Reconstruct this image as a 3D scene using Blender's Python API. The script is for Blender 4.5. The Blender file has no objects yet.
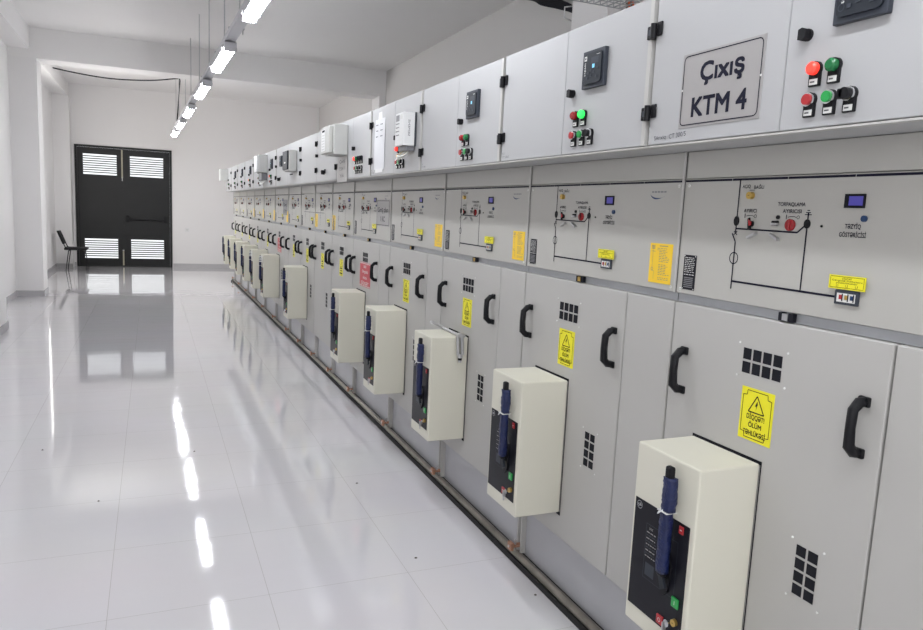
import bpy, bmesh, math, random
from mathutils import Vector, Matrix
random.seed(7)
COL = bpy.context.scene.collection
PI = math.pi
W = 0.95

# ------------------------------------------------------------ materials
def mat(name, col, rough=0.5, metal=0.0, emit=None, es=0.0, spec=0.5, coat=0.0, noise=0.03, nscale=14.0, bump=0.0, bscale=60.0):
    m = bpy.data.materials.new(name); m.use_nodes = True
    nt = m.node_tree; b = nt.nodes['Principled BSDF']
    tc = nt.nodes.new('ShaderNodeTexCoord')
    nz = nt.nodes.new('ShaderNodeTexNoise'); nz.inputs['Scale'].default_value = nscale
    nz.inputs['Detail'].default_value = 3
    nt.links.new(tc.outputs['Object'], nz.inputs['Vector'])
    mx = nt.nodes.new('ShaderNodeMix'); mx.data_type = 'RGBA'
    c = tuple(col)
    mx.inputs[6].default_value = tuple(max(0, v*(1-noise)) for v in c)+(1,)
    mx.inputs[7].default_value = tuple(min(1, v*(1+noise)) for v in c)+(1,)
    nt.links.new(nz.outputs['Fac'], mx.inputs[0])
    nt.links.new(mx.outputs[2], b.inputs['Base Color'])
    b.inputs['Roughness'].default_value = rough
    b.inputs['Metallic'].default_value = metal
    b.inputs['Specular IOR Level'].default_value = spec
    if coat: b.inputs['Coat Weight'].default_value = coat; b.inputs['Coat Roughness'].default_value = 0.05
    if emit:
        b.inputs['Emission Color'].default_value = tuple(emit)+(1,)
        b.inputs['Emission Strength'].default_value = es
    if bump:
        n2 = nt.nodes.new('ShaderNodeTexNoise'); n2.inputs['Scale'].default_value = bscale
        nt.links.new(tc.outputs['Object'], n2.inputs['Vector'])
        bp = nt.nodes.new('ShaderNodeBump'); bp.inputs['Strength'].default_value = bump; bp.inputs['Distance'].default_value = 0.01
        nt.links.new(n2.outputs['Fac'], bp.inputs['Height']); nt.links.new(bp.outputs['Normal'], b.inputs['Normal'])
    return m

M = dict(
    door=mat('cubicle_paint', (.46,.45,.43), .42, noise=.015, nscale=3, bump=.02, bscale=300),
    panel=mat('panel_paint', (.45,.44,.41), .42, noise=.015, nscale=3),
    lv=mat('cabinet_paint', (.43,.43,.437), .38, noise=.012, nscale=3, bump=.02, bscale=300),
    edge=mat('edge_trim', (.50,.49,.47), .35),
    frame=mat('carcass_steel', (.10,.10,.105), .5, .3),
    galv=mat('galvanised_steel', (.42,.43,.45), .38, .35, noise=.10, nscale=9),
    plinth=mat('plinth_steel', (.44,.44,.46), .42, .15, noise=.05, nscale=6),
    ivory=mat('breaker_ivory', (.70,.68,.58), .38, noise=.012, nscale=4),
    black=mat('black_plastic', (.008,.008,.010), .45, spec=.22),
    face=mat('breaker_fascia', (.009,.009,.014), .40, spec=.2),
    blackm=mat('black_matte', (.010,.010,.015), .7, spec=.2),
    ink=mat('ink_navy', (.006,.006,.020), .6, spec=.2),
    dgrey=mat('relay_grey', (.040,.046,.060), .45, spec=.3),
    dgrey2=mat('relay_grey_dark', (.018,.022,.030), .45, spec=.3),
    yellow=mat('sign_yellow', (.85,.78,.02), .4, noise=.02),
    amber=mat('instruction_amber', (.88,.58,.03), .45, noise=.03),
    red=mat('button_red', (.42,.025,.03), .3),
    signred=mat('sign_red', (.55,.06,.08), .45),
    green=mat('button_green', (.02,.33,.07), .3),
    green_d=mat('lamp_green_off', (.01,.15,.045), .25),
    red_d=mat('lamp_red_off', (.32,.015,.02), .25),
    red_on=mat('lamp_red_lit', (.9,.08,.05), .3, emit=(1,.03,.02), es=.75),
    green_on=mat('lamp_green_lit', (.05,.9,.15), .3, emit=(.02,1,.12), es=.6),
    chrome=mat('chrome', (.75,.75,.76), .18, 1.0),
    steel=mat('brushed_steel', (.55,.55,.56), .3, .9, noise=.06, nscale=40),
    brass=mat('brass', (.62,.42,.12), .3, .8),
    copper=mat('copper', (.50,.27,.18), .4, .6, noise=.15),
    blue=mat('blue_wrap', (.003,.010,.065), .45, noise=.4, nscale=60, bump=.5, bscale=90),
    lcd=mat('lcd_blue', (.06,.05,.30), .35, emit=(.12,.10,.75), es=.12),
    lcd2=mat('lcd_cyan', (.2,.5,.7), .3, emit=(.2,.55,.8), es=.5),
    bluebtn=mat('blue_button', (.01,.04,.12), .3),
    paper=mat('paper', (.74,.74,.76), .8),
    white=mat('white_plastic', (.78,.78,.78), .4),
    lbl=mat('white_label', (.72,.72,.70), .6),
    plate=mat('engraved_plate', (.37,.355,.35), .4, .15, noise=.04, nscale=5),
    plate4=mat('engraved_plate_grey', (.33,.32,.32), .4, .2, noise=.04),
    plated=mat('dark_plate', (.2,.2,.215), .4, .2),
    meter=mat('meter_box_grey', (.52,.52,.50), .45),
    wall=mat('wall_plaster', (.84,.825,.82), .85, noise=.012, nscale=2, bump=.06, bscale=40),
    wall_shaded=mat('wall_plaster_shaded', (.64,.62,.605), .9, noise=.012, nscale=2, bump=.05, bscale=30),  # same plaster darkened: shade on the right wall put into its colour
    ceil=mat('ceiling_plaster', (.86,.845,.835), .9, noise=.012, nscale=2, bump=.05, bscale=30),
    base=mat('baseboard_tile', (.50,.49,.50), .25, noise=.05),
    ddoor=mat('dark_door_steel', (.008,.0085,.009), .42, .0, spec=.35, noise=.3, nscale=2),
    slat=mat('louvre_slat', (.05,.055,.06), .4, .2),
    strip=mat('door_edge_brass', (.35,.33,.25), .5, .2),
    lamp=mat('lamp_diffuser', (1,1,1), .4, emit=(.93,.96,1.0), es=58),
    lampg=mat('lamp_housing', (.60,.60,.63), .4, .2),
    rail=mat('rail_metal', (.23,.21,.18), .35, .6, noise=.45, nscale=12),
    gap=mat('gap_black', (.008,.008,.008), .7),
    orange=mat('orange_wire', (.75,.12,.03), .5),
    cloth=mat('chair_fabric', (.012,.012,.014), .85, bump=.3, bscale=250),
    grit=mat('grit', (.08,.07,.06), .9),
    clear=mat('silver_wire', (.6,.6,.58), .3, .6),
    logo=mat('logo_blue', (.015,.04,.13), .4),
)

def floor_mat():
    m = bpy.data.materials.new('glossy_floor_tiles'); m.use_nodes = True
    nt = m.node_tree; b = nt.nodes['Principled BSDF']
    tc = nt.nodes.new('ShaderNodeTexCoord'); mp = nt.nodes.new('ShaderNodeMapping')
    mp.inputs['Location'].default_value = (1.04-.0+.57*10, -.95+.572*20, 0)
    nt.links.new(tc.outputs['Object'], mp.inputs['Vector'])
    br = nt.nodes.new('ShaderNodeTexBrick'); br.offset = 0; br.squash = 1
    br.inputs['Scale'].default_value = 1; br.inputs['Brick Width'].default_value = .566
    br.inputs['Row Height'].default_value = .572; br.inputs['Mortar Size'].default_value = .0011
    br.inputs['Mortar Smooth'].default_value = .3; br.inputs['Bias'].default_value = 0
    br.inputs['Color1'].default_value = (.74,.715,.75,1); br.inputs['Color2'].default_value = (.755,.73,.765,1)
    br.inputs['Mortar'].default_value = (.50,.47,.46,1)
    mp.inputs['Location'].default_value = (1.04+.566*10, -.95+.572*20, 0)
    nt.links.new(mp.outputs['Vector'], br.inputs['Vector'])
    nz = nt.nodes.new('ShaderNodeTexNoise'); nz.inputs['Scale'].default_value = 1.3; nz.inputs['Detail'].default_value = 4
    nt.links.new(tc.outputs['Object'], nz.inputs['Vector'])
    mx = nt.nodes.new('ShaderNodeMix'); mx.data_type = 'RGBA'; mx.blend_type = 'MULTIPLY'; mx.inputs[0].default_value = .10
    nt.links.new(br.outputs['Color'], mx.inputs[6]); nt.links.new(nz.outputs['Color'], mx.inputs[7])
    hs = nt.nodes.new('ShaderNodeHueSaturation'); hs.inputs['Saturation'].default_value = .7
    nt.links.new(mx.outputs[2], hs.inputs['Color']); nt.links.new(hs.outputs['Color'], b.inputs['Base Color'])
    mr = nt.nodes.new('ShaderNodeMapRange'); mr.inputs['To Min'].default_value = .035; mr.inputs['To Max'].default_value = .085
    nt.links.new(nz.outputs['Fac'], mr.inputs['Value']); nt.links.new(mr.outputs['Result'], b.inputs['Roughness'])
    n2 = nt.nodes.new('ShaderNodeTexNoise'); n2.inputs['Scale'].default_value = 2.2
    mp2 = nt.nodes.new('ShaderNodeMapping'); mp2.inputs['Scale'].default_value = (1, 3.5, 1)
    nt.links.new(tc.outputs['Object'], mp2.inputs['Vector']); nt.links.new(mp2.outputs['Vector'], n2.inputs['Vector'])
    bp = nt.nodes.new('ShaderNodeBump'); bp.inputs['Strength'].default_value = .05; bp.inputs['Distance'].default_value = .02
    nt.links.new(n2.outputs['Fac'], bp.inputs['Height']); nt.links.new(bp.outputs['Normal'], b.inputs['Normal'])
    b.inputs['Specular IOR Level'].default_value = .6
    b.inputs['Coat Weight'].default_value = .6; b.inputs['Coat Roughness'].default_value = .04
    return m
M['floor'] = floor_mat()

# ------------------------------------------------------------ mesh builder
_tc = {}
def text_geo(s):
    k = s
    if k not in _tc:
        cu = bpy.data.curves.new('t', 'FONT'); cu.body = s; cu.size = 1; cu.align_x = 'CENTER'; cu.align_y = 'CENTER'
        cu.resolution_u = 3
        o = bpy.data.objects.new('t', cu); COL.objects.link(o)
        bpy.context.view_layer.update()
        me = bpy.data.meshes.new_from_object(o.evaluated_get(bpy.context.evaluated_depsgraph_get()))
        vs = [tuple(v.co) for v in me.vertices]; fs = [tuple(p.vertices) for p in me.polygons]
        xs = [v[0] for v in vs] or [0]; ys = [v[1] for v in vs] or [0]
        cx = (min(xs)+max(xs))/2; cy = (min(ys)+max(ys))/2
        vs = [(v[0]-cx, v[1]-cy) for v in vs]
        _tc[k] = (vs, fs, max(xs)-min(xs), max(ys)-min(ys))
        bpy.data.objects.remove(o); bpy.data.curves.remove(cu); bpy.data.meshes.remove(me)
    return _tc[k]

class MB:
    def __init__(s): s.v = []; s.f = []; s.fm = []; s.fs = []; s.mats = []
    def mi(s, m):
        if m not in s.mats: s.mats.append(m)
        return s.mats.index(m)
    def add(s, vs, fs, m, smooth=False):
        o = len(s.v); s.v += [tuple(v) for v in vs]; i = s.mi(m)
        for f in fs: s.f.append(tuple(a+o for a in f)); s.fm.append(i); s.fs.append(smooth)
        return s
    def box(s, x0, x1, y0, y1, z0, z1, m, bev=0.0, seg=2):
        if bev:
            bm = bmesh.new(); bmesh.ops.create_cube(bm, size=1)
            for v in bm.verts: v.co = Vector(((x0+x1)/2+v.co.x*(x1-x0), (y0+y1)/2+v.co.y*(y1-y0), (z0+z1)/2+v.co.z*(z1-z0)))
            bmesh.ops.bevel(bm, geom=bm.edges[:], offset=bev, segments=seg, affect='EDGES', profile=.5)
            bm.verts.index_update()
            s.add([v.co for v in bm.verts], [[v.index for v in f.verts] for f in bm.faces], m); bm.free(); return s
        vs = [(x,y,z) for x in (x0,x1) for y in (y0,y1) for z in (z0,z1)]
        return s.add(vs, [(0,1,3,2),(4,6,7,5),(0,4,5,1),(2,3,7,6),(0,2,6,4),(1,5,7,3)], m)
    def prism(s, pts, y0, y1, m):   # pts in (x,z)
        n = len(pts); vs = [(a,y0,b) for a,b in pts]+[(a,y1,b) for a,b in pts]
        return s.add(vs, [tuple(range(n)), tuple(range(2*n-1, n-1, -1))]+[(i,(i+1)%n,n+(i+1)%n,n+i) for i in range(n)], m)
    def flat(s, pts, y, m):
        return s.add([(a,y,b) for a,b in pts], [tuple(range(len(pts)))], m)
    def rect(s, x0, x1, z0, z1, y, m): return s.flat([(x0,z0),(x1,z0),(x1,z1),(x0,z1)], y, m)
    def line(s, a, b, w, y, m):
        a = Vector(a); b = Vector(b); d = (b-a).normalized(); n = Vector((-d.y, d.x))*w/2
        return s.flat([tuple(a+n), tuple(a-n), tuple(b-n), tuple(b+n)], y, m)
    def pline(s, pts, w, y, m, closed=False):
        P = list(pts)+([pts[0]] if closed else [])
        for a, b in zip(P, P[1:]): s.line(a, b, w, y, m)
        return s
    def disc(s, x, z, r, y, m, n=20): return s.flat([(x+r*math.cos(2*PI*i/n), z+r*math.sin(2*PI*i/n)) for i in range(n)], y, m)
    def ring(s, x, z, r, w, y, m, n=20): return s.pline([(x+r*math.cos(2*PI*i/n), z+r*math.sin(2*PI*i/n)) for i in range(n)], w, y, m, True)
    def cyl(s, p0, p1, r, m, n=16, r1=None):
        p0 = Vector(p0); p1 = Vector(p1); d = (p1-p0).normalized(); r1 = r if r1 is None else r1
        u = d.orthogonal().normalized(); w = d.cross(u)
        ring = lambda p, rr: [p+(u*math.cos(2*PI*i/n)+w*math.sin(2*PI*i/n))*rr for i in range(n)]
        a = ring(p0, r); b = ring(p1, r1)
        s.add(a+b, [(i,(i+1)%n,n+(i+1)%n,n+i) for i in range(n)], m, True)
        s.add(a, [tuple(range(n-1,-1,-1))], m); s.add(b, [tuple(range(n))], m); return s
    def tube(s, path, r, m, n=8, sub=0, closed=False):
        P = [Vector(p) for p in path]
        if sub:
            Q = []
            for i in range(len(P)-1):
                p0 = P[max(i-1,0)]; p1 = P[i]; p2 = P[i+1]; p3 = P[min(i+2,len(P)-1)]
                for k in range(sub):
                    t = k/sub
                    Q.append(.5*((2*p1)+(p2-p0)*t+(2*p0-5*p1+4*p2-p3)*t*t+(3*p1-p0-3*p2+p3)*t**3))
            P = Q+[P[-1]]
        vs = []; T = (P[1]-P[0]).normalized(); u = T.orthogonal().normalized()
        for i, p in enumerate(P):
            a = P[max(i-1,0)]; b = P[min(i+1,len(P)-1)]; t = (b-a).normalized()
            u = (u-t*u.dot(t)).normalized(); w = t.cross(u)
            rr = r
            if 0 < i < len(P)-1:
                c = (P[i]-P[i-1]).normalized().dot(t); rr = r/max(.6, c)
            vs += [p+(u*math.cos(2*PI*(k+.5)/n)+w*math.sin(2*PI*(k+.5)/n))*rr for k in range(n)]
        fs = []
        for i in range(len(P)-1):
            for k in range(n): fs.append((i*n+k, i*n+(k+1)%n, (i+1)*n+(k+1)%n, (i+1)*n+k))
        fs += [tuple(range(n-1,-1,-1)), tuple((len(P)-1)*n+k for k in range(n))]
        return s.add(vs, fs, m, n > 4)
    def text(s, t, x, z, h, y, m, bold=0.0, width=None, rot=0.0, sx=1.0):
        vs, fs, tw, th = text_geo(t)
        k = h/max(.3, th) if len(t) == 0 else h
        k = h/0.73            # cap height of the built-in face
        kx = k*sx if width is None else width/max(tw, 1e-6)
        c, n = math.cos(rot), math.sin(rot)
        offs = [(0,0)] if not bold else [(dx*bold, dz*bold) for dx in (-1,0,1) for dz in (-1,0,1)]
        for q, (ox, oz) in enumerate(offs):
            s.add([(x+(a*kx+ox*h)*c-(b*k+oz*h)*n, y-.00002*q, z+(a*kx+ox*h)*n+(b*k+oz*h)*c) for a, b in vs], fs, m)
        return s
    def scrib(s, x0, x1, z, h, y, m, seed):   # tiny illegible printed line
        r = random.Random(seed); x = x0
        while x < x1-.003:
            l = r.uniform(.004, .014); s.rect(x, min(x1, x+l), z-h/2, z+h/2, y, m); x += l+.003
        return s
    def build(s, name, parent=None, **props):
        me = bpy.data.meshes.new(name); me.from_pydata(s.v, [], s.f)
        for m in s.mats: me.materials.append(M[m])
        me.polygons.foreach_set('material_index', s.fm); me.polygons.foreach_set('use_smooth', s.fs)
        bm = bmesh.new(); bm.from_mesh(me)
        bmesh.ops.recalc_face_normals(bm, faces=bm.faces); bm.to_mesh(me); bm.free()
        me.update()
        o = bpy.data.objects.new(name, me); COL.objects.link(o); o.parent = parent
        for k, v in props.items(): o[k] = v
        return o

def thing(name, label, cat, loc=(0,0,0), rz=0, group=None):
    o = bpy.data.objects.new(name, None); COL.objects.link(o); o.location = loc; o.rotation_euler = (0,0,rz)
    o.empty_display_size = .1
    o['label'] = label; o['category'] = cat
    if group: o['group'] = group
    return o
RZ = -PI/2       # front-view frame: local x runs toward the camera along the row, local -y faces the aisle

# ------------------------------------------------------------ room
LX, RX, YE, YB, ZC = -3.27, 2.24, 15.89, -6.6, 3.82
DX0, DX1, DZ = -2.93, -1.01, 2.585
MB().box(LX-.2, RX+.2, YB-.2, YE+.2, -.12, 0, 'floor').build('floor', kind='structure')
c = MB().box(LX-.2, RX+.2, YB-.2, YE+.2, ZC, ZC+.15, 'ceil')
c.build('ceiling', kind='structure')
MB().box(LX, RX, 10.5, 10.95, 3.40, ZC, 'ceil').build('trim_1', kind='structure')
MB().box(LX, RX, 3.75, 4.15, 3.45, ZC, 'ceil').build('trim_2', kind='structure')
MB().box(LX, RX, -3.0, -2.6, 3.45, ZC, 'ceil').build('trim_3', kind='structure')
MB().box(LX, LX+.27, 10.95, YE, 3.52, ZC, 'wall').box(LX, LX+.27, 4.15, 10.5, 3.52, ZC, 'wall').box(LX, LX+.27, YB, 3.75, 3.52, ZC, 'wall').build('trim_4', kind='structure')
MB().box(LX, -2.92, 10.5, 10.95, 0, 3.40, 'wall').build('trim_5', kind='structure')
MB().box(LX, -2.97, 15.45, YE, 0, 3.519, 'wall').build('trim_6', kind='structure')
MB().box(LX, -2.93, 6.6, 7.55, 0, 3.519, 'wall').build('trim_7', kind='structure')
MB().box(RX-.11, RX, 10.5, 10.95, 0, 3.40, 'wall').build('trim_8', kind='structure')
MB().box(RX-.2, RX, 3.6, 4.17, 0, 3.449, 'wall').build('trim_9', kind='structure')
w = MB().box(LX-.2, LX, YB, YE, 0, ZC, 'wall')
w.build('wall_left', kind='structure')
w = MB().box(RX, RX+.2, YB, YE, 0, ZC, 'wall_shaded')
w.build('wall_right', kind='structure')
w = MB().box(LX, DX0, YE, YE+.2, 0, ZC, 'wall').box(DX1, RX, YE, YE+.2, 0, ZC, 'wall').box(DX0, DX1, YE, YE+.2, DZ, ZC, 'wall')
w.build('wall_end', kind='structure')
MB().box(LX, RX, YB-.2, YB, 0, ZC, 'wall').build('wall_back', kind='structure')
b = MB()
def bb(x0,x1,y0,y1): b.box(x0,x1,y0,y1,0,.085,'base')
T = .012
bb(LX, LX+T, 10.95, 15.45); bb(LX, LX+T, 7.55, 10.5); bb(LX, LX+T, YB, 6.6)
bb(LX, -2.92+T, 10.5-T, 10.5); bb(-2.92, -2.92+T, 10.5, 10.95); bb(LX, -2.93+T, 6.6-T, 6.6); bb(-2.93, -2.93+T, 6.6, 7.55); bb(LX,-2.93+T,7.55,7.55+T)
b.build('baseboard_left', kind='structure')
b = MB(); bb(-1.0, RX, YE-T, YE); bb(-2.97, DX0-.01, YE-T, YE); bb(LX, -2.97, 15.45-T, 15.45)
b.build('baseboard_end', kind='structure')

# added out-of-view frosted windows, panes glow as fill light
M['pane'] = mat('fill_pane_glow', (.8,.8,.78), .3, emit=(1,.98,.94), es=.4)
def window(name, x, y, w_, z0, z1, rz):
    t = thing(name, 'added white framed frosted window for fill light', 'window', (x,y,0), rz); del t['category']; del t['label']; t['kind'] = 'structure'
    MB().box(-w_/2,w_/2,-.02,-.001,z0,z1,'pane').build('pane', t)
    g = MB().box(-w_/2-.04,-w_/2,-.05,-.001,z0-.04,z1+.04,'white').box(w_/2,w_/2+.04,-.05,-.001,z0-.04,z1+.04,'white').box(-w_/2,w_/2,-.05,-.001,z0-.04,z0,'white').box(-w_/2,w_/2,-.05,-.001,z1,z1+.04,'white').box(-.02,.02,-.045,-.02,z0,z1,'white')
    g.build('window_frame', t)
window('fill_window_1', LX, 12.25, 1.8, .95, 3.3, PI/2)
window('fill_window_2', LX, -3.2, 2.8, .95, 2.85, PI/2)
window('fill_window_3', -.8, YB, 3.2, .95, 2.85, PI)

# double door
d = thing('door_1', 'tall black steel double door with four bright louvred vents in the end wall', 'door', (0,YE,0)); d['kind'] = 'structure'
fr = MB().box(DX0+.005, DX0+.05, -.02, .07, 0, DZ-.005, 'ddoor').box(DX1-.05, DX1-.005, -.02, .07, 0, DZ-.005, 'ddoor').box(DX0+.05, DX1-.05, -.02, .07, DZ-.045, DZ-.005, 'ddoor')
fr.build('door_frame', d)
def leaf(x0, x1, lx0, lx1):
    g = MB(); zs = [(.18,.60),(1.97,2.40)]
    g.box(x0, lx0, 0, .05, .02, DZ-.05, 'ddoor').box(lx1, x1, 0, .05, .02, DZ-.05, 'ddoor')
    for a, c_ in ((.02,.18),(.60,1.97),(2.40,DZ-.05)): g.box(lx0, lx1, 0, .05, a, c_, 'ddoor')
    o = g.build('door_leaf', d)
    for a, c_ in zs:
        s_ = MB(); n = 9
        for i in range(1, n):
            z = a+(c_-a)*i/n
            s_.add([(lx0,.010,z-.011),(lx1,.010,z-.011),(lx1,.030,z-.009),(lx0,.030,z-.009),(lx0,.010,z+.009),(lx1,.010,z+.009),(lx1,.030,z+.011),(lx0,.030,z+.011)],
                   [(0,1,2,3),(4,7,6,5),(0,4,5,1),(3,2,6,7),(0,3,7,4),(1,5,6,2)], 'slat')
        s_.build('louvre', o)
    return o
leaf(DX0+.052, -2.005, -2.77, -2.12)
r = leaf(-1.995, DX1-.052, -1.86, -1.19)
h = MB().box(-1.95,-1.89,-.07,0,.99,1.13,'black',.006).box(-1.19,-1.13,-.07,0,.99,1.13,'black',.006)
h.cyl((-1.92,-.055,1.04),(-1.16,-.055,1.04),.016,'black',10)
h.build('push_bar', r)
MB().box(-2.02,-1.985,-.004,-.0005,.02,DZ-.05,'ddoor').build('cover_strip', d)
MB().box(DX0+.05,DX1-.05,-.01,.10,0,.028,'ddoor').build('threshold', d)
MB().box(-2.03,-2.0,-.025,-.005,1.92,2.52,'strip').cyl((-2.015,-.02,1.86),(-2.015,-.02,1.95),.008,'steel',8).build('door_bolt', d)
MB().box(-2.03,-2.0,-.025,-.005,.03,.36,'strip').cyl((-2.03,-.03,.36),(-2.0,-.03,.36),.012,'steel',8).build('door_bolt', d)

s = thing('wall_socket', 'small white square wall socket to the right of the black double door', 'socket', (-.70,YE,.85))
MB().box(-.045,.045,-.012,0,-.045,.045,'white',.004).build('socket_plate', s)
MB().cyl((0,-.013,0),(0,-.008,0),.022,'lbl',16).disc(-.009,0,.003,-.0135,'black',8).disc(.009,0,.003,-.0135,'black',8).build('socket_insert', s)

# ------------------------------------------------------------ visitor chair
ch = thing('visitor_chair', 'black visitor chair with padded seat and thin tube legs against the left wall', 'chair', (-2.86,14.93,0)); ch.scale = (.9,.9,.95)
# faces +x
MB().box(-.22,.24,-.23,.23,.435,.485,'cloth',.018,3).build('seat', ch)
g = MB(); n = 8
vs = []
for i in range(n+1):
    t = i/n; z = .56+.27*t; x = -.205-.11*t; hw = .21-.03*abs(2*t-1)**3
    for k in range(5):
        u = -1+2*k/4; bow = -.02*(1-u*u)
        vs += [(x+bow, u*hw, z)]
m0 = len(vs); vs += [(a-.04, b_, z_-.004) for a, b_, z_ in vs]
fs = []
for i in range(n):
    for k in range(4):
        q = i*5+k; fs += [(q,q+1,q+6,q+5), (m0+q,m0+q+5,m0+q+6,m0+q+1)]
for i in range(n): fs += [(i*5,i*5+5,m0+i*5+5,m0+i*5), (i*5+4,m0+i*5+4,m0+i*5+9,i*5+9)]
for k in range(4): fs += [(k,m0+k,m0+k+1,k+1), (n*5+k,n*5+k+1,m0+n*5+k+1,m0+n*5+k)]
g.add(vs, fs, 'cloth', True); g.build('backrest', ch)
for sgn in (-1,1):
    MB().tube([(-.19,sgn*.235,.0),(-.13,sgn*.235,.42),(-.09,sgn*.235,.45)],.0105,'black',8).build('leg', ch)
    MB().tube([(.23,sgn*.235,.0),(.17,sgn*.235,.41),(.13,sgn*.235,.45)],.0105,'black',8).build('leg', ch)
    MB().tube([(.15,sgn*.235,.445),(-.12,sgn*.235,.445),(-.19,sgn*.225,.49),(-.25,sgn*.2,.62)],.0105,'black',8).build('back_support', ch)
MB().cyl((.17,-.235,.42),(.17,.235,.42),.0095,'black',8).cyl((-.13,-.235,.42),(-.13,.235,.42),.0095,'black',8).build('cross_bar', ch)

# ------------------------------------------------------------ lights on their trunking
def lx(y): return -.73-.0205*y
ANG = math.atan(.0205)
cent = [-3.2,-1.1,1.0,3.12,5.33,7.40,9.65,11.65,13.38]
nm = ['eighth','seventh','sixth','sixth and nearest','fifth','fourth','third','second','far end']
tr = thing('lighting_trunking', 'grey steel trunking hanging on thin rods that carries the row of lights', 'trunking', (lx(0),0,0), ANG)
MB().box(-.042,.042,-3.9,14.1,2.815,2.855,'lampg').box(-.034,.034,-3.9,14.1,2.855,2.862,'frame').build('channel', tr)
g = MB(); y = 2.2
g2 = MB()
for yy in (-3.6,.0,2.2,4.5,5.56,7.05,8.36,9.85,11.1,12.9,13.9):
    MB().cyl((.04,yy,2.85),(.04,yy,3.818),.0055,'steel',8).cyl((.04,yy,2.845),(.04,yy,2.88),.011,'steel',8).box(-.045,.075,yy-.02,yy+.02,2.855,2.865,'galv').cyl((.015,yy,2.82),(.015,yy,2.89),.004,'steel',6).cyl((.065,yy,2.82),(.065,yy,2.89),.004,'steel',6).build('suspension_rod', tr)
desc = ['', '', '', 'bright strip light nearest the camera, cut off by the top of the photo', 'bright strip light second from the camera on the hanging trunking',
        'bright strip light third from the camera on the hanging trunking', 'bright strip light fourth from the camera on the hanging trunking',
        'small bright strip light second from the far end of the row', 'smallest bright strip light at the far end of the row']
for i, yc in enumerate(cent):
    lb = desc[i] or 'strip light on the trunking overhead behind the camera, number %s of the row' % ['nine','eight','seven'][i]
    t = thing('strip_light', lb, 'light', (lx(yc),yc,2.75), ANG, 'strip lights along the trunking')
    L = .59
    MB().box(-.05,.05,-L,L,.018,.052,'lampg',.006).box(-.03,.03,-L+.1,L-.1,.052,.0645,'lampg').build('housing', t)
    MB().box(-.037,.037,-L+.045,L-.045,-.022,.019,'lamp',.012,3).build('diffuser', t)
    for e in (-1,1):
        MB().box(-.049,.049,min(e*L,e*(L-.045)),max(e*L,e*(L-.045)),-.019,.024,'lampg',.006).build('end_cap', t)
        MB().tube([(-.055,e*(L-.12),.0),(-.064,e*(L-.12),.02),(-.056,e*(L-.12),.045)],.004,'steel',6).build('clip', t)
        MB().tube([(.055,e*(L-.12),.0),(.064,e*(L-.12),.02),(.056,e*(L-.12),.045)],.004,'steel',6).build('clip', t)

MB().tube([(-3.27,13.2,3.73),(-3.17,13.2,3.72),(-2.73,13.2,3.655),(-2.1,13.2,3.61),(-1.44,13.2,3.65),(-1.0,13.2,3.73),(-.93,13.19,3.72),(-.935,13.16,3.6),(-.965,13.05,3.2),(-.99,12.95,2.868)],.011,'blackm',8,6).build('power_cable',
    label='black power cable sagging from the left wall to the hanging lights', category='cable')

# cables over the row on the right wall
cb = thing('cable_bundle', 'bundle of black corrugated cables sagging from the ceiling behind the cabinets', 'cables', (0,0,0))
for k in range(5):
    o = k*.028
    MB().tube([(2.12-o*.3,5.6,3.81),(2.12,5.1,3.73-o*.6),(2.12-o*.3,4.84,3.62-o*.6),(2.12,4.54,3.52-o*.6),(2.12,4.26,3.38-o*.3),(2.11,4.205,3.25),(2.10,4.20,3.1),(2.10,4.20,2.2),(2.10,4.20,.0)],.0125,'blackm',8,5).build('cable', cb)
MB().tube([(2.10,4.24,3.40),(1.99,4.22,3.37),(1.99,4.22,3.28),(2.08,4.22,3.26)],.006,'white',6).build('cable_tie', cb)
t = thing('mesh_cable_tray', 'wire mesh cable tray under the ceiling above the cabinet tops', 'cable tray', (0,0,0))
g = MB()
for k in range(20): g.tube([(.62+k*.055,2.87,3.05),(.62+k*.055,2.87,3.0),(.62+k*.055,2.47,3.0),(.62+k*.055,2.47,3.05)],.003,'galv',5)
for y_, z_ in ((2.87,3.05),(2.87,3.0),(2.77,3.0),(2.67,3.0),(2.57,3.0),(2.47,3.0),(2.47,3.05)): g.cyl((.6,y_,z_),(1.69,y_,z_),.0035,'galv',6)
g.build('mesh', t)
MB().cyl((.9,2.67,3.0),(.9,2.67,3.82),.006,'steel',8).build('hanger_rod', t); MB().cyl((1.5,2.67,3.0),(1.5,2.67,3.82),.006,'steel',8).build('hanger_rod', t)
t = thing('wire_drop', 'orange and brown wires dropping from the end of the mesh cable tray', 'wires', (0,0,0))
for k in range(4):
    MB().tube([(1.71+k*.018,2.86,3.06),(1.72+k*.018,2.86,2.98),(1.70+k*.018,2.85,2.8),(1.66+k*.018,2.82,2.5),(1.6,2.8,2.0),(1.55,2.8,.0)],.009,'orange' if k%2 else 'rail',6,4).build('wire', t)

# ------------------------------------------------------------ switchgear row
B = [-1,0,1,2,3,4,4.77,5.53,6.28,7.08,8.12,9.16,10.22,11.26,12.35,13.45]
ORD = ['nearest','second','third','fourth','fifth','sixth','seventh','eighth','ninth','tenth','eleventh','twelfth','thirteenth','fourteenth','farthest']
S = -.0009

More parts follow.
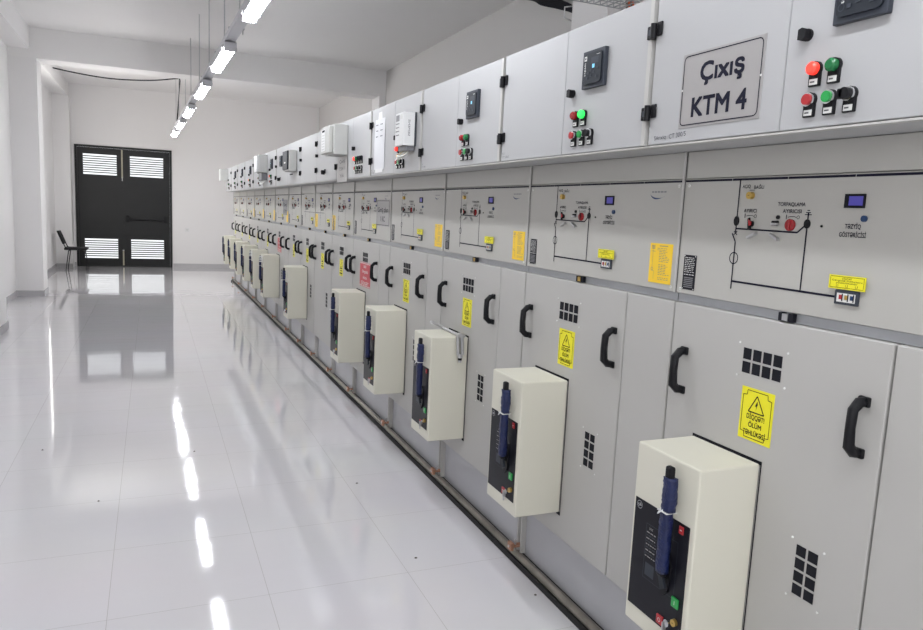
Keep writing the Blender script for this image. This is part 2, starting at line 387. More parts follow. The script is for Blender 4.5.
def handle(x, z, p):
    MB().tube([(x,0,z-.059),(x,-.020,z-.057),(x,-.037,z-.041),(x,-.039,z),(x,-.037,z+.041),(x,-.020,z+.057),(x,0,z+.059)],.0118,'black',6).box(x-.014,x+.014,-.01,0,z-.070,z-.047,'black',.003).box(x-.014,x+.014,-.01,0,z+.047,z+.070,'black',.003).build('door_handle', p)
def vent(x0, x1, z0, z1, nx, nz, p):
    g = MB(); cw = (x1-x0)/nx; chh = (z1-z0)/nz
    for i in range(nx):
        for k in range(nz):
            g.rect(x0+i*cw+.003, x0+(i+1)*cw-.003, z0+k*chh+.003, z0+(k+1)*chh-.003, S, 'blackm')
    for a in (x0-.012, x1+.012):
        for c_ in (z0-.008, z1+.008): g.cyl((a,0,c_),(a,-.002,c_),.003,'lbl',8)
    g.build('vent', p)
def triangle(g, cx, cz, h, y, m):
    a = h/math.sqrt(3)*1.02
    g.pline([(cx-a,cz-h/2),(cx+a,cz-h/2),(cx,cz+h/2)], h*.07, y, m, True)
    g.flat([(cx+.04*h,cz+.22*h),(cx-.12*h,cz-.12*h),(cx-.01*h,cz-.10*h),(cx+.08*h,cz+.0*h)], y, m)
    g.flat([(cx+.10*h,cz+.03*h),(cx-.05*h,cz-.02*h),(cx-.02*h,cz-.12*h),(cx+.0*h,cz-.12*h)], y, m)
    g.flat([(cx+.05*h,cz-.02*h),(cx-.03*h,cz-.36*h),(cx-.02*h,cz-.06*h)], y, m)
def cut_rect(x0,x1,z0,z1,c_):
    return [(x0+c_,z0),(x1-c_,z0),(x1-c_*.9,z0+c_*.9),(x1,z0+c_),(x1,z1-c_),(x1-c_*.9,z1-c_*.9),(x1-c_,z1),(x0+c_,z1),(x0+c_*.9,z1-c_*.9),(x0,z1-c_),(x0,z0+c_),(x0+c_*.9,z0+c_*.9)]
def warn_sign(p, full):
    x0,x1,z0,z1 = .302,.412,.937,1.076; cx = (x0+x1)/2
    g = MB().box(x0,x1,-.0015,0,z0,z1,'yellow'); y = -.002
    g.pline(cut_rect(x0+.007,x1-.007,z0+.007,z1-.007,.014), .0018, y, 'blackm', True)
    triangle(g, cx, 1.036, .045, y, 'blackm')
    if full:
        g.text('DİQQƏT!', cx, 1.002, .0135, y, 'blackm', .022, .060).text('ÖLÜM', cx, .981, .0135, y, 'blackm', .022, .044).text('TƏHLÜKƏSİ', cx, .960, .0135, y, 'blackm', .022, .076)
    else:
        for k, w_ in enumerate((.06,.042,.078)): g.rect(cx-w_/2,cx+w_/2,1.001-.0205*k-.005,1.001-.0205*k+.005,y,'blackm')
    g.build('warning_sign', p)
def red_sign(p):
    g = MB().box(.22,.50,-.0015,0,.925,1.105,'signred'); y = -.002
    for k, (w_, tx) in enumerate(((.07,'BAX'),(.16,'Gərginlik'),(.10,'altında'),(.20,'DİQQƏT'))): g.text(tx, .36, 1.075-.04*k, .022, y, 'lbl', .02, w_)
    for k in range(14):
        g.flat([(.222+k*.02,.927),(.232+k*.02,.927),(.238+k*.02,.938),(.228+k*.02,.938)], y, 'lbl')
        g.flat([(.222+k*.02,1.093),(.232+k*.02,1.093),(.238+k*.02,1.103),(.228+k*.02,1.103)], y, 'lbl')
    g.build('red_warning_sign', p, label='red warning sign with white lettering')

def mimic(p, w, i, mode='full'):
    g = MB(); y = S; m = 'ink'; zb = 1.6165
    x = 0.0; bx0, bx1 = 0.004, w-.004
    if mode == 'right': bx0 = .19
    if mode == 'left': bx1 = .16
    n = max(1, round((bx1-bx0)/.185)); st = (bx1-bx0)/n
    for k in range(n): g.rect(bx0+k*st+.0009, bx0+(k+1)*st-.0009, zb-.0028, zb+.0028, y, m)
    vx = .222
    L_ = .0042
    g.rect(vx-L_/2, vx+L_/2, 1.52, zb, y, m)
    g.prism([(vx+.009*math.cos(a*PI/8), 1.507+.013*math.sin(a*PI/8)) for a in range(16)], -.003, 0, 'black')
    g.rect(vx-L_/2, vx+L_/2, 1.478, 1.497, y, m)
    g.line((vx-.006,1.480),(vx+.006,1.470),.0025,y,m).line((vx-.006,1.470),(vx+.006,1.480),.0025,y,m)
    g.line((vx-.012,1.474),(vx+.002,1.452),.004,y,m)
    g.rect(vx, vx+L_, 1.362, 1.452, y, m)
    g.ring(vx+.002, 1.408, .015, .0028, y, m)
    g.rect(vx, vx+L_, 1.325, 1.362, y, m)
    g.line((vx,1.487),(.425,1.4845),.0042,y,m).line((.425,1.4845),(.447,1.503),.0042,y,m)
    g.prism([(.452+.009*math.cos(a*PI/8), 1.506+.011*math.sin(a*PI/8)) for a in range(16)], -.003, 0, 'black')
    g.rect(.450,.4542,1.517,1.533,y,m)
    for k, hw in enumerate((.010,.007,.004)): g.rect(.452-hw,.452+hw,1.528+.005*k-.001,1.528+.005*k+.001,y,m)
    g.rect(.450,.4542,1.347,1.50,y,m)
    if mode == 'full': g.line((vx,1.346),(.553,1.3435),.0052,y,m)
    g.build('mimic_diagram', p)

def cubicle(i):
    y0, y1 = B[i]*W, B[i+1]*W; w = y1-y0; narrow = w > .85; sx = w/.95 if narrow else 1
    full = i <= 4; mid = i <= 8
    lab = ['nearest light grey switchgear cubicle, its blue display and wiring diagram fully in view', 'second nearest switchgear cubicle, light grey with one amber instruction sheet',
           'third switchgear cubicle from the camera, with the steel crank at its door', 'fourth switchgear cubicle from the camera, next to the red-signed one', 'nearer switchgear cubicle with a red warning sign and engraved grey plate',
           'narrow switchgear cubicle without breaker box, directly beyond the red-signed one', 'narrow switchgear cubicle, second beyond the nearer red-signed one, no breaker box', 'narrow switchgear cubicle behind the lone breaker box',
           'narrow switchgear cubicle just beyond the lone breaker box', 'farther switchgear cubicle with a red sign and a dark grey plate', 'switchgear cubicle just beyond the farther red-signed one',
           'switchgear cubicle fourth from the far end of the row', 'switchgear cubicle third from the far end of the row', 'switchgear cubicle second from the far end of the row', 'last switchgear cubicle at the far end of the row'][i]
    t = thing('switchgear_cubicle', lab, 'switchgear cubicle', (0,y1,0), RZ, 'switchgear cubicles in the row')
    MB().box(.0005,w-.0005,.032,1.0,.26,1.70,'frame').box(.0005,w-.0005,.05,1.0,0,.26,'plinth').build('carcass', t)
    MB().box(.002,w-.002,.03,.05,.012,.262,'plinth').rect(.002,w-.002,.258,.2605,.0295,'edge').build('plinth_panel', t)
    # cable duct strip between units, with copper earth clamp
    MB().box(.046,.053,.006,.03,.052,.262,'edge').box(.078,.085,.006,.03,.052,.262,'edge').box(.053,.078,.022,.03,.052,.262,'galv').rect(.0425,.0455,.052,.262,.0285,'blackm').rect(.0535,.056,.052,.262,.0215,'blackm').build('earth_duct', t)
    MB().box(.052,.078,-.034,.021,.078,.088,'copper',.002).box(.048,.082,-.040,-.024,.066,.102,'copper',.003).cyl((.065,-.044,.084),(.065,-.02,.084),.006,'steel',8).cyl((.065,-.01,.075),(.065,-.01,.11),.005,'steel',8).build('copper_clamp', t)
    wd = .7125*sx if narrow else w
    dr = MB().box(.0035,wd-.0035,0,.03,.264,1.262,'door',.004).build('cable_compartment_door', t)
    handle(.068*sx, 1.066, dr); handle(.66*sx, 1.066, dr)
    vent(.290,.426,1.108,1.180,4,2,dr); vent(.523,.592,.603,.735,2,4,dr)
    if i in (4,9): red_sign(dr)
    else: warn_sign(dr, full)
    if i in HASBOX:
        g = MB().rect(.13,.393,.884,.894,S,'blackm').rect(.389,.393,.362,.894,S,'blackm').rect(.365,.393,.352,.366,S,'blackm')
        g.build('breaker_cutout', dr)
    if narrow:
        MB().box(wd+.002,w-.0035,0,.03,.264,1.262,'door',.004).build('side_panel', t)
    # recessed channel with latches
    g = MB().box(.002,w-.002,.012,.032,1.264,1.287,'galv').build('latch_channel', t)
    MB().box(.395,.408,-.001,.012,1.265,1.286,'blackm').box(.408,.425,-.003,.012,1.267,1.284,'brass' if i else 'steel').box(.425,.440,-.001,.012,1.265,1.286,'blackm').build('latch', t)
    # control panel
    cp = MB().box(.0035,w-.0035,0,.03,1.289,1.6225,'panel',.002).build('control_panel', t)
    g = MB().box(.0035,w-.0035,.002,.03,1.6245,1.700,'panel',.001).build('header_panel', t)
    MB().box(-.0045,.0015,-.006,.0,1.289,1.70,'edge').rect(.0016,.0035,1.289,1.70,-.0005,'blackm').build('joint_strip', t)
    if full:
        g = MB()
        for a in (.022, w-.022):
            for c_ in (1.603, 1.303): g.cyl((a,0,c_),(a,-.002,c_),.0045,'lbl',10).line((a-.003,c_),(a+.003,c_),.001,-.0022,'frame')
        g.build('panel_screws', cp)
    mimic(cp, w, i, {6:'right',7:'left'}.get(i,'full'))
    if i == 6: MB().rect(.0,.40,1.440,1.444,S,'ink').build('coupler_line', cp)
    if i == 7: MB().rect(.16,w,1.440,1.444,S,'ink').build('coupler_line', cp)
    # key switch, knobs, lock
    g = MB().cyl((.267,0,1.574),(.267,-.012,1.574),.0095,'brass',16).rect(.2645,.2695,1.5735,1.5745,-.0125,'blackm')
    g.build('key_switch', cp)
    MB().cyl((.276,0,1.501),(.276,-.006,1.501),.008,'black',14).prism([(.270,1.514),(.275,1.517),(.281,1.488),(.273,1.486)],-.011,-.006,'black').prism([(.274,1.512),(.285,1.506),(.284,1.498),(.278,1.496)],-.013,-.011,'red').build('disconnector_knob', cp)
    MB().cyl((.403,0,1.502),(.403,-.006,1.502),.0145,'red_d',20).box(.401,.405,-.009,-.006,1.490,1.514,'red' if i==0 else 'black',.001).build('earthing_knob', cp)
    if mid:
        MB().box(.345,.366,-.006,0,1.499,1.511,'black',.002).box(.35,.37,-.014,-.005,1.500,1.5055,'steel',.001).cyl((.362,0,1.52),(.362,-.004,1.52),.005,'black',10).build('padlock_hasp', cp)
        for a, sg in ((.285,1),(.36,-1)):
            MB().prism([(a-.013,1.468-sg*.006),(a+.013,1.468+sg*.006),(a+.013,1.474+sg*.006),(a-.013,1.474-sg*.006)],-.012,0,'steel').build('metal_tab', cp)
        MB().cyl((.493,0,1.502),(.493,-.002,1.502),.003,'black',8).build('button', cp)
    MB().box(.549,.6,-.004,0,1.545,1.576,'blackm').rect(.561,.5965,1.5505,1.571,-.0045,'lcd').build('pressure_display', cp)
    MB().cyl((.603,0,1.522),(.603,-.005,1.522),.0072,'bluebtn',12).build('push_button', cp)
    def arc(g, cx_):
        return g.pline([(cx_-.013,1.5205),(cx_-.007,1.5225),(cx_+.007,1.5225),(cx_+.013,1.5205)],.0014,S,'ink').rect(cx_-.019,cx_-.0165,1.516,1.527,S,'ink').ring(cx_+.018,1.521,.004,.0013,S,'ink',8)
    if full:
        MB().text('AÇIQ', .246, 1.597, .009, S, 'ink', .02, .028).text('BAĞLI', .289, 1.597, .009, S, 'ink', .02, .033).line((.257,1.588),(.275,1.588),.0015,S,'ink').build('lettering', cp)
        arc(MB().text('AYIRICI', .267, 1.535, .0095, S, 'ink', .02, .044), .268).build('lettering', cp)
        arc(MB().text('TORPAQLAMA', .399, 1.5515, .0095, S, 'ink', .02, .084).text('AYIRICISI', .403, 1.5355, .0095, S, 'ink', .02, .057), .405).build('lettering', cp)
        MB().text('TƏZYİQ', .576, 1.505, .0105, S, 'ink', .02, .040).text('GÖSTƏRİCİSİ', .577, 1.487, .0105, S, 'ink', .02, .068).build('lettering', cp)
    else:
        MB().rect(.235,.30,1.594,1.600,S,'ink').build('lettering', cp)
        arc(MB().rect(.246,.288,1.531,1.537,S,'ink'), .268).build('lettering', cp)
        arc(MB().rect(.36,.446,1.549,1.555,S,'ink').rect(.38,.43,1.533,1.539,S,'ink'), .405).build('lettering', cp)
        MB().rect(.55,.616,1.488,1.494,S,'ink').rect(.563,.602,1.504,1.510,S,'ink').build('lettering', cp)
    # voltage indicator with its yellow tag
    g = MB().box(.553,.615,-.006,0,1.328,1.361,'dgrey',.002).rect(.560,.608,1.334,1.354,-.0064,'lbl')
    for k, c_ in enumerate(('red','brass','bluebtn')): g.rect(.566+k*.0145,.575+k*.0145,1.340,1.350,-.007,c_).rect(.5735+k*.0145,.5765+k*.0145,1.336,1.353,-.0072,'blackm')
    g.build('voltage_indicator', cp)
    g = MB().box(.536,.630,-.0075,-.0062,1.363,1.394,'yellow'); y = -.0078
    g.pline([(.540,1.366),(.626,1.366),(.626,1.391),(.540,1.391)],.0009,y,'blackm',True)
    if full:
        g.text('DİQQƏT', .583,1.3872,.0045,y,'blackm').text('Gərginlik indikatoru', .583,1.3815,.004,y,'blackm',0,.078).text('yoxlanılmalıdır', .583,1.3765,.004,y,'blackm',0,.055)
        g.text('L1',.559,1.3705,.0055,y,'blackm').text('L2',.584,1.3705,.0055,y,'blackm').text('L3',.609,1.3705,.0055,y,'blackm')
    else: g.rect(.55,.616,1.376,1.386,y,'blackm')
    g.build('indicator_tag', cp)
    # dark rating plate
    if i not in (6,):
        g = MB().box(.028,.080,-.0015,0,1.303,1.404,'face'); y = -.002
        for k in range(9): g.scrib(.033,.075,1.396-.0052*k,.0016,y,'lbl',i*20+k)
        g.scrib(.033,.075,1.347,.0022,y,'lbl',3)
        for k in range(6): g.rect(.034,.073,1.338-.0054*k-.0016,1.338-.0054*k+.0013,y,'plated')
        for a in (.031,.077):
            for c_ in (1.306,1.401): g.disc(a,c_,.002,y,'lbl',8)
        g.build('rating_plate', cp)
    # blue swoosh logo + amber instruction sheet at the near edge
    if narrow and i != 9:
        g = MB(); cx, cz = w-.115, 1.585
        outer = [(cx-.042+.0*k, 0) for k in range(0)]
        pts1 = []; pts2 = []
        for k in range(15):
            a = PI*.93+(PI*.83)*k/14
            th_ = .0055*math.sin(PI*min(1,(k+1)/13))+.0004
            pts1.append((cx+.041*math.cos(a)-.001, cz+.0155*math.sin(a)-.001)); pts2.append((cx+.041*math.cos(a)-.001, cz+(.0155+th_)*math.sin(a)-.001))
        for k in range(14): g.flat([pts1[k],pts1[k+1],pts2[k+1],pts2[k]], S, 'logo')
        g.scrib(cx-.034,cx+.036,cz+.002,.0045,S,'plated',5)
        g.build('logo', cp)
    ax = None
    if i in (1,2,3,10,11,12): ax = .817*sx
    if i == 9: ax = .84
    if i in (5,6): ax = .006
    if ax is not None:
        g = MB().box(ax,ax+.106,-.0015,0,1.308,1.430,'amber'); y = -.002; r = random.Random(4)
        if i <= 6:
            g.rect(ax+.045,ax+.085,1.4215,1.4235,y,'plated')
            for k in range(20):
                z_ = 1.415-.0050*k
                if k in (9,17): continue
                g.scrib(ax+(.045 if k > 1 else .035),ax+r.uniform(.075,.1),z_,.0015,y,'plated',k)
            g.pline([(ax+.015,1.42),(ax+.015,1.345),(ax+.024,1.345),(ax+.024,1.32)],.0011,y,'plated').ring(ax+.015,1.35,.005,.0011,y,'plated',10).pline([(ax+.006,1.405),(ax+.026,1.405)],.0011,y,'plated')
            for k in range(3): g.rect(ax+.007,ax+.024,1.421-.004*k,1.4228-.004*k,y,'plated')
        g.build('instruction_sheet', cp)
    if i == 4:
        g = MB().box(.62,.915,-.002,0,1.385,1.563,'plate4'); y = -.0025
        g.pline([(.628,1.393),(.907,1.393),(.907,1.555),(.628,1.555)],.003,y,'ink',True)
        g.text('Giriş plan', .7675,1.49,.034,y,'ink',.01,.23).text('1 KC', .7675,1.434,.036,y,'ink',.01,.10)
        g.build('engraved_plate', cp)
    if i == 9:
        g = MB().box(.60,.89,-.002,0,1.385,1.563,'plated'); y = -.0025
        g.text('Çıxış', .745,1.50,.036,y,'ink',.02,.2).text('KTM', .745,1.43,.036,y,'ink',.02,.18)
        g.build('engraved_plate', cp)
    return t

HASBOX = (0,1,2,3,4,7,9,10,11,12,13,14)
def breaker(i):
    y1 = B[i+1]*W
    lab = {0:'nearest ivory circuit breaker box, largest, its lower edge cut by the photo', 1:'second nearest ivory circuit breaker box with blue-wrapped handle',
           2:'ivory circuit breaker box with the steel crank resting at its top corner', 3:'ivory circuit breaker box just past the one touched by the crank',
           4:'ivory circuit breaker box below the nearer red warning sign', 7:'lone ivory circuit breaker box with empty doors on both sides',
           9:'ivory circuit breaker box under the farther red sign', 10:'ivory circuit breaker box just beyond the farther red sign',
           11:'fourth ivory circuit breaker box from the far end', 12:'third ivory circuit breaker box from the far end', 13:'second ivory circuit breaker box from the far end', 14:'farthest ivory circuit breaker box at the end of the row'}[i]
    t = thing('circuit_breaker', lab, 'circuit breaker', (-.001,y1,0), RZ, 'circuit breakers along the row')
    x0,x1,z0,z1,D = .137,.389,.366,.888,-.195
    MB().box(x0,x1,D,-.0015,z0,z1,'ivory',.005,2).build('housing', t)
    y = D-.002
    g = MB().box(.148,.372,y,D,.418,.731,'face',.0008)
    g.text('SE',.168,.714,.008,y-.0004,'steel',.02,.016,.3).ring(.168,.714,.011,.0012,y-.0004,'steel',12)
    g.rect(.150,.166,.648,.653,y-.0004,'black').rect(.160,.168,.535,.545,y-.0004,'black')
    fc = g.build('fascia', t)
    g = MB().pline([(.205,.675),(.335,.675),(.335,.520),(.205,.520)],.0012,y-.0006,'dgrey',True)
    g.text('3AE',.225,.664,.007,y-.0006,'plate')
    for k in range(9): g.scrib(.208,.250,.652-.0085*k,.0028,y-.0006,'dgrey' if k%2 else 'plate',k)
    g.rect(.212,.250,.530,.566,y-.0006,'dgrey')
    g.build('rating_label', fc)
    MB().box(.335,.352,y-.003,y,.703,.724,'red',.001).rect(.340,.347,.712,.715,y-.0034,'lbl').build('trip_indicator', fc)
    MB().box(.332,.358,y-.005,y,.502,.529,'green',.0015).rect(.3445,.3465,.510,.521,y-.0055,'lbl').build('close_button', fc)
    MB().box(.280,.305,y-.005,y,.427,.452,'red',.0015).ring(.2925,.4395,.005,.0016,y-.0055,'lbl',12).build('open_button', fc)
    MB().cyl((.326,y,.449),(.326,y-.010,.449),.010,'chrome',16).box(.3235,.3285,y-.022,y-.01,.430,.455,'steel',.001).box(.322,.331,y-.02,y-.016,.415,.434,'steel',.002).build('key', fc)
    MB().cyl((.350,y,.463),(.350,y-.009,.463),.0095,'brass',16).rect(.3475,.3525,.4622,.4638,y-.0095,'black').build('key_lock', fc)
    MB().prism([(.275,.615),(.300,.628),(.322,.60),(.315,.53),(.295,.512),(.272,.545)],y-.006,y,'black').cyl((.297,y-.006,.575),(.297,y-.016,.575),.015,'black',16).prism([(.287,.585),(.303,.592),(.32,.545),(.305,.535)],y-.022,y-.014,'dgrey2').build('drive_socket', fc)
    hd = MB().box(.298,.322,y-.034,y-.016,.575,.876,'black',.006).build('operating_lever', t)
    # crumpled blue wrap: upper and lower pieces, tie between
    r = random.Random(i)
    def wrap(z0_, z1_, wx, wy, cxo):
        vs = []; n = 14; k = 12
        for a in range(n+1):
            tt = a/n; z_ = z0_+(z1_-z0_)*tt
            for q in range(k):
                an = 2*PI*q/k; e = 1+r.uniform(-.10,.10)
                ca, sa = math.cos(an), math.sin(an)
                px = math.copysign(abs(ca)**.6, ca)*wx*e*(1+.25*cxo*math.sin(tt*PI)*(ca>0)); py = math.copysign(abs(sa)**.6, sa)*wy*e
                vs.append((.310+px+.004*cxo, y-.025+py, z_))
        fs = [(a*k+q, a*k+(q+1)%k, (a+1)*k+(q+1)%k, (a+1)*k+q) for a in range(n) for q in range(k)]
        fs += [tuple(range(k-1,-1,-1)), tuple(n*k+q for q in range(k))]
        return MB().add(vs, fs, 'blue', True)
    wrap(.757,.846,.0175,.0145,1).build('blue_wrap', hd)
    wrap(.588,.757,.0165,.0135,0).build('blue_wrap', hd)
    g = MB().box(.291,.329,y-.042,y-.008,.7535,.7575,'lbl',.001).tube([(.291,y-.03,.757),(.300,y-.045,.748),(.318,y-.046,.764)],.0016,'white',5)
    g.build('tie', hd)
    if i in (9,10):
        g = MB()
        for k in range(4): g.box(.325,.352,y-.04,y-.001,.80+.02*k,.811+.02*k,'white',.002)
        g.build('white_strip', hd)
    return t

def lamp_btn(p, x, z, col, kind):
    g = MB().box(x-.0145,x+.0145,-.007,0,z-.036,z-.006,'black',.002).cyl((x,0,z),(x,-.008,z),.0155,'black',18)
    g.rect(x-.0105,x+.0105,z-.033,z-.021,-.0075,'lbl').scrib(x-.008,x+.008,z-.027,.003,-.0079,'frame',int(x*1000))
    if kind == 'lamp':
        g.cyl((x,-.008,z),(x,-.018,z),.0135,col,18).cyl((x,-.018,z),(x,-.023,z),.0135,col,18,.009)
    elif kind == 'button':
        g.cyl((x,-.008,z),(x,-.014,z),.0145,'chrome',18).cyl((x,-.014,z),(x,-.018,z),.0115,col,18)
    else:
        g.cyl((x,-.008,z),(x,-.014,z),.0145,'chrome',18).cyl((x,-.014,z),(x,-.025,z),.0115,'black',18).box(x-.016,x-.002,-.025,-.014,z-.010,z+.010,'black',.002)
    g.build({'lamp':'indicator_lamp','button':'push_button'}.get(kind,'selector_switch'), p)
def relay(p, x0=.575, x1=.700, z0=1.906, z1=2.022, small=False):
    g = MB().box(x0,x1,-.014,0,z0,z1,'dgrey',.002); a = x1-x0
    pts = []
    ex0,ex1,ez0,ez1,rr = x0+.010,x1-.010,z0+.012,z1-.010,.012
    for cx_,cz_,a0 in ((ex1-rr,ez1-rr,0),(ex0+rr,ez1-rr,1),(ex0+rr,ez0+rr,2),(ex1-rr,ez0+rr,3)):
        for k in range(5): an = (a0+k/4)*PI/2; pts.append((cx_+rr*math.cos(an), cz_+rr*math.sin(an)))
    g.prism(pts,-.019,-.014,'dgrey2'); y = -.0195
    g.rect(x0+.018,x0+.032,z1-.032,z1-.018,y,'lbl').rect(x0+.0215,x0+.0285,z1-.0285,z1-.0215,y-.0003,'dgrey')
    g.text('sepam',x0+.026,z1-.058,.010,y,'lbl',.01,.040,PI/2)
    g.rect(x0+.056,x0+.098,z1-.045,z1-.025,y,'dgrey').rect(x0+.064,x0+.078,z1-.058,z1-.046,y-.0002,'lcd2').rect(x0+.085,x0+.105,z1-.020,z1-.0185,y,'lbl')
    for bx_, bz_ in ((.045,.045),(.06,.052),(.06,.036),(.075,.045),(.095,.055),(.04,.03),(.09,.03)):
        g.box(x0+bx_-.005,x0+bx_+.005,y-.0015,y,z0+bz_-.004,z0+bz_+.004,'dgrey',.0005)
    g.ring(x0+.022,z0+.030,.007,.002,y-.0003,'dgrey',14).ring(x0+.022,z0+.046,.005,.002,y-.0003,'dgrey',12)
    g.build('protection_relay', p)
def knob(p, x, z):
    MB().cyl((x,0,z),(x,-.006,z),.013,'black',16).prism([(x-.010,z-.011),(x+.0,z-.014),(x+.009,z-.009),(x+.010,z+.009),(x,z+.013),(x-.010,z+.010)],-.021,-.006,'black').build('door_latch', p)
def hinge(p, x, z):
    MB().box(x-.034,x-.006,-.010,0,z-.018,z+.018,'black',.003).cyl((x-.004,-.010,z-.021),(x-.004,-.010,z+.021),.009,'black',10).box(x+.004,x+.026,-.006,0,z-.014,z+.024,'black',.003).rect(x-.026,x-.016,z-.008,z+.008,-.0105,'dgrey').build('hinge', p)

def lvc(i):
    y0, y1 = B[i]*W, B[i+1]*W; w = y1-y0
    lab = {0:'nearest low voltage cabinet with the sign reading Çıxış KTM 4 and a lit red lamp', 1:'second nearest low voltage cabinet, with a brightly lit green lamp', 2:'third low voltage cabinet from the camera, with relay and unlit lamps',
           3:'low voltage cabinet with a tall paper sheet taped to its left door', 4:'low voltage cabinet carrying the pale meter box above a handwritten plate', 5:'narrow low voltage cabinet left of the pale meter box, with a cam switch',
           6:'blank narrow low voltage cabinet with hinges on both edges', 7:'narrow low voltage cabinet carrying the meter with a dark glazed front', 8:'narrow low voltage cabinet just beyond the dark-fronted meter',
           9:'low voltage cabinet carrying the farther meter box with looping wires', 10:'low voltage cabinet just beyond the farther meter box', 11:'fourth low voltage cabinet from the far end', 12:'third low voltage cabinet from the far end',
           13:'second low voltage cabinet from the far end', 14:'last low voltage cabinet with a grey box at the far end'}[i]
    t = thing('low_voltage_cabinet', lab+', on top of the row' if len(lab.split()) < 12 else lab, 'control cabinet', (-.145,y1,0), RZ, 'low voltage cabinets on top of the row')
    MB().box(.001,w-.001,.021,.62,1.7015,2.112,'lv').box(.001,w-.001,.0,.021,1.7015,1.706,'edge').build('cabinet_body', t)
    if i in (5,6,7,8):
        dm = MB().box(.003,w-.003,0,.02,1.708,2.115,'lv',.002).build('door', t)
        if i != 8: hinge(dm, w+.004, 2.02); hinge(dm, w+.004, 1.80)
        knob(dm, .035, 1.92)
        if i in (5,8):
            xx = .33 if i == 5 else .28
            MB().box(xx-.02,xx+.02,-.006,0,1.765,1.80,'black',.002).box(xx-.03,xx-.018,-.03,0,1.772,1.785,'black',.002).box(xx+.004,xx+.014,-.034,-.006,1.755,1.79,'black',.002).build('cam_switch', dm)
        if i == 8: relay(dm, .30,.42)
        if i == 7:
            MB().rect(.12,.30,1.80,1.812,-.0009,'blackm').build('label_strip', dm)
        return t
    h = w/2; k = w/.95
    dl = MB().box(.003,h-.0015,0,.02,1.708,2.115,'lv',.002).build('door', t)
    drr = MB().box(h+.0015,w-.028,0,.02,1.708,2.115,'lv',.002).build('door', t)
    MB().box(w-.026,w-.010,-.004,.02,1.708,2.113,'edge').rect(w-.0095,w-.003,1.708,2.113,.012,'blackm').build('hinge_strip', t)
    o = h-.475
    hinge(drr, w+.006, 2.017); hinge(drr, w+.006, 1.796)
    knob(drr, h+.055, 1.904)
    if i != 3 and i != 4 and i != 14: relay(drr, .600+o, .723+o)
    if i == 4:
        for q in range(4): lamp_btn(drr, .565+o+.055*q, 1.832, ('red_on','green_d','blackm','blackm')[q], 'lamp')
        for q in range(4): lamp_btn(drr, .58+o+.05*q, 1.768, ('red','green','black','black')[q], 'button' if q < 2 else 'sel')
    else:
        if i != 3:
            lamp_btn(drr, .562+o, 1.829, 'red_on' if i in (0,9,11) else 'red_d', 'lamp')
            lamp_btn(drr, .609+o, 1.829, 'green_on' if i == 1 else 'green_d', 'lamp')
        else:
            lamp_btn(drr, .56, 1.84, 'red_on', 'lamp')
        lamp_btn(drr, .556+o, 1.766, 'red', 'button'); lamp_btn(drr, .606+o, 1.766, 'green', 'button'); lamp_btn(drr, .654+o, 1.766, 'black', 'sel')
    if i == 0:
        g = MB().box(.130,.413,-.002,0,1.743,1.932,'plate',.0006); y = -.0026
        x0_,x1_,z0_,z1_,rr = .137,.406,1.750,1.925,.012; pts = []
        for cx_,cz_,a0 in ((x1_-rr,z1_-rr,0),(x0_+rr,z1_-rr,1),(x0_+rr,z0_+rr,2),(x1_-rr,z0_+rr,3)):
            for q in range(5): an = (a0+q/4)*PI/2; pts.append((cx_+rr*math.cos(an), cz_+rr*math.sin(an)))
        g.pline(pts,.0028,y,'ink',True)
        g.text('Çıxış',.277,1.872,.047,y,'ink',.035,.150).text('KTM 4',.274,1.793,.049,y,'ink',.035,.190)
        g.disc(.136,1.84,.003,y-.0002,'lbl',10).disc(.408,1.84,.003,y-.0002,'lbl',10)
        g.build('engraved_sign', dl)
        MB().text('Sərxiq',.055,1.7245,.012,S,'dgrey',0,.050,.03).text('CT 300/5',.128,1.7275,.013,S,'dgrey',0,.068,.05).build('handwriting', dl)
    if i == 1: MB().text('CT 150/5',.055,1.722,.009,S,'dgrey',0,.05).text('N.2',.03,1.737,.008,S,'dgrey').build('handwriting', dl) if False else None
    if i in (1,2,3): MB().text('N-2',.024,1.738,.008,S,'dgrey').text('CT 150/5',.045,1.7235,.009,S,'dgrey',0,.055).build('handwriting', dl)
    if i == 3:
        g = MB().add([(.075,-.001,1.742),(.29,-.001,1.738),(.295,-.004,1.89),(.29,-.001,2.045),(.08,-.001,2.045),(.07,-.003,1.90)],[(0,1,2,3,4,5)],'paper')
        for q in range(3):
            g.scrib(.11,.155,2.01-.035*q,.006,-.0046,'dgrey',q).scrib(.20,.25,2.01-.035*q,.006,-.0046,'dgrey',q+9)
        g.add([(.14,-.0012,2.04),(.23,-.0012,2.04),(.22,-.0012,2.085),(.15,-.0012,2.085)],[(0,1,2,3)],'white').add([(.10,-.0012,1.722),(.26,-.0012,1.722),(.26,-.0012,1.745),(.10,-.0012,1.745)],[(0,1,2,3)],'white')
        g.build('taped_paper', dl)
    return t

for i in range(15):
    cubicle(i); lvc(i)
    if i in HASBOX: breaker(i)

# plate hanging under the pale meter box
def at(i): return B[i+1]*W
t = thing('handwritten_plate', 'grey metal plate with handwriting below the pale meter box', 'plate', (-.149,at(4),0), RZ)
g = MB().box(.052,.350,-.003,0,1.684,1.868,'plate')
for q, (tx, w_) in enumerate((('Çıxış',.16),('TSN 1',.18),('Yük',.12))): g.text(tx,.20,1.83-.05*q,.026,-.0035,'dgrey2',0,w_,.03)
g.build('plate', t)

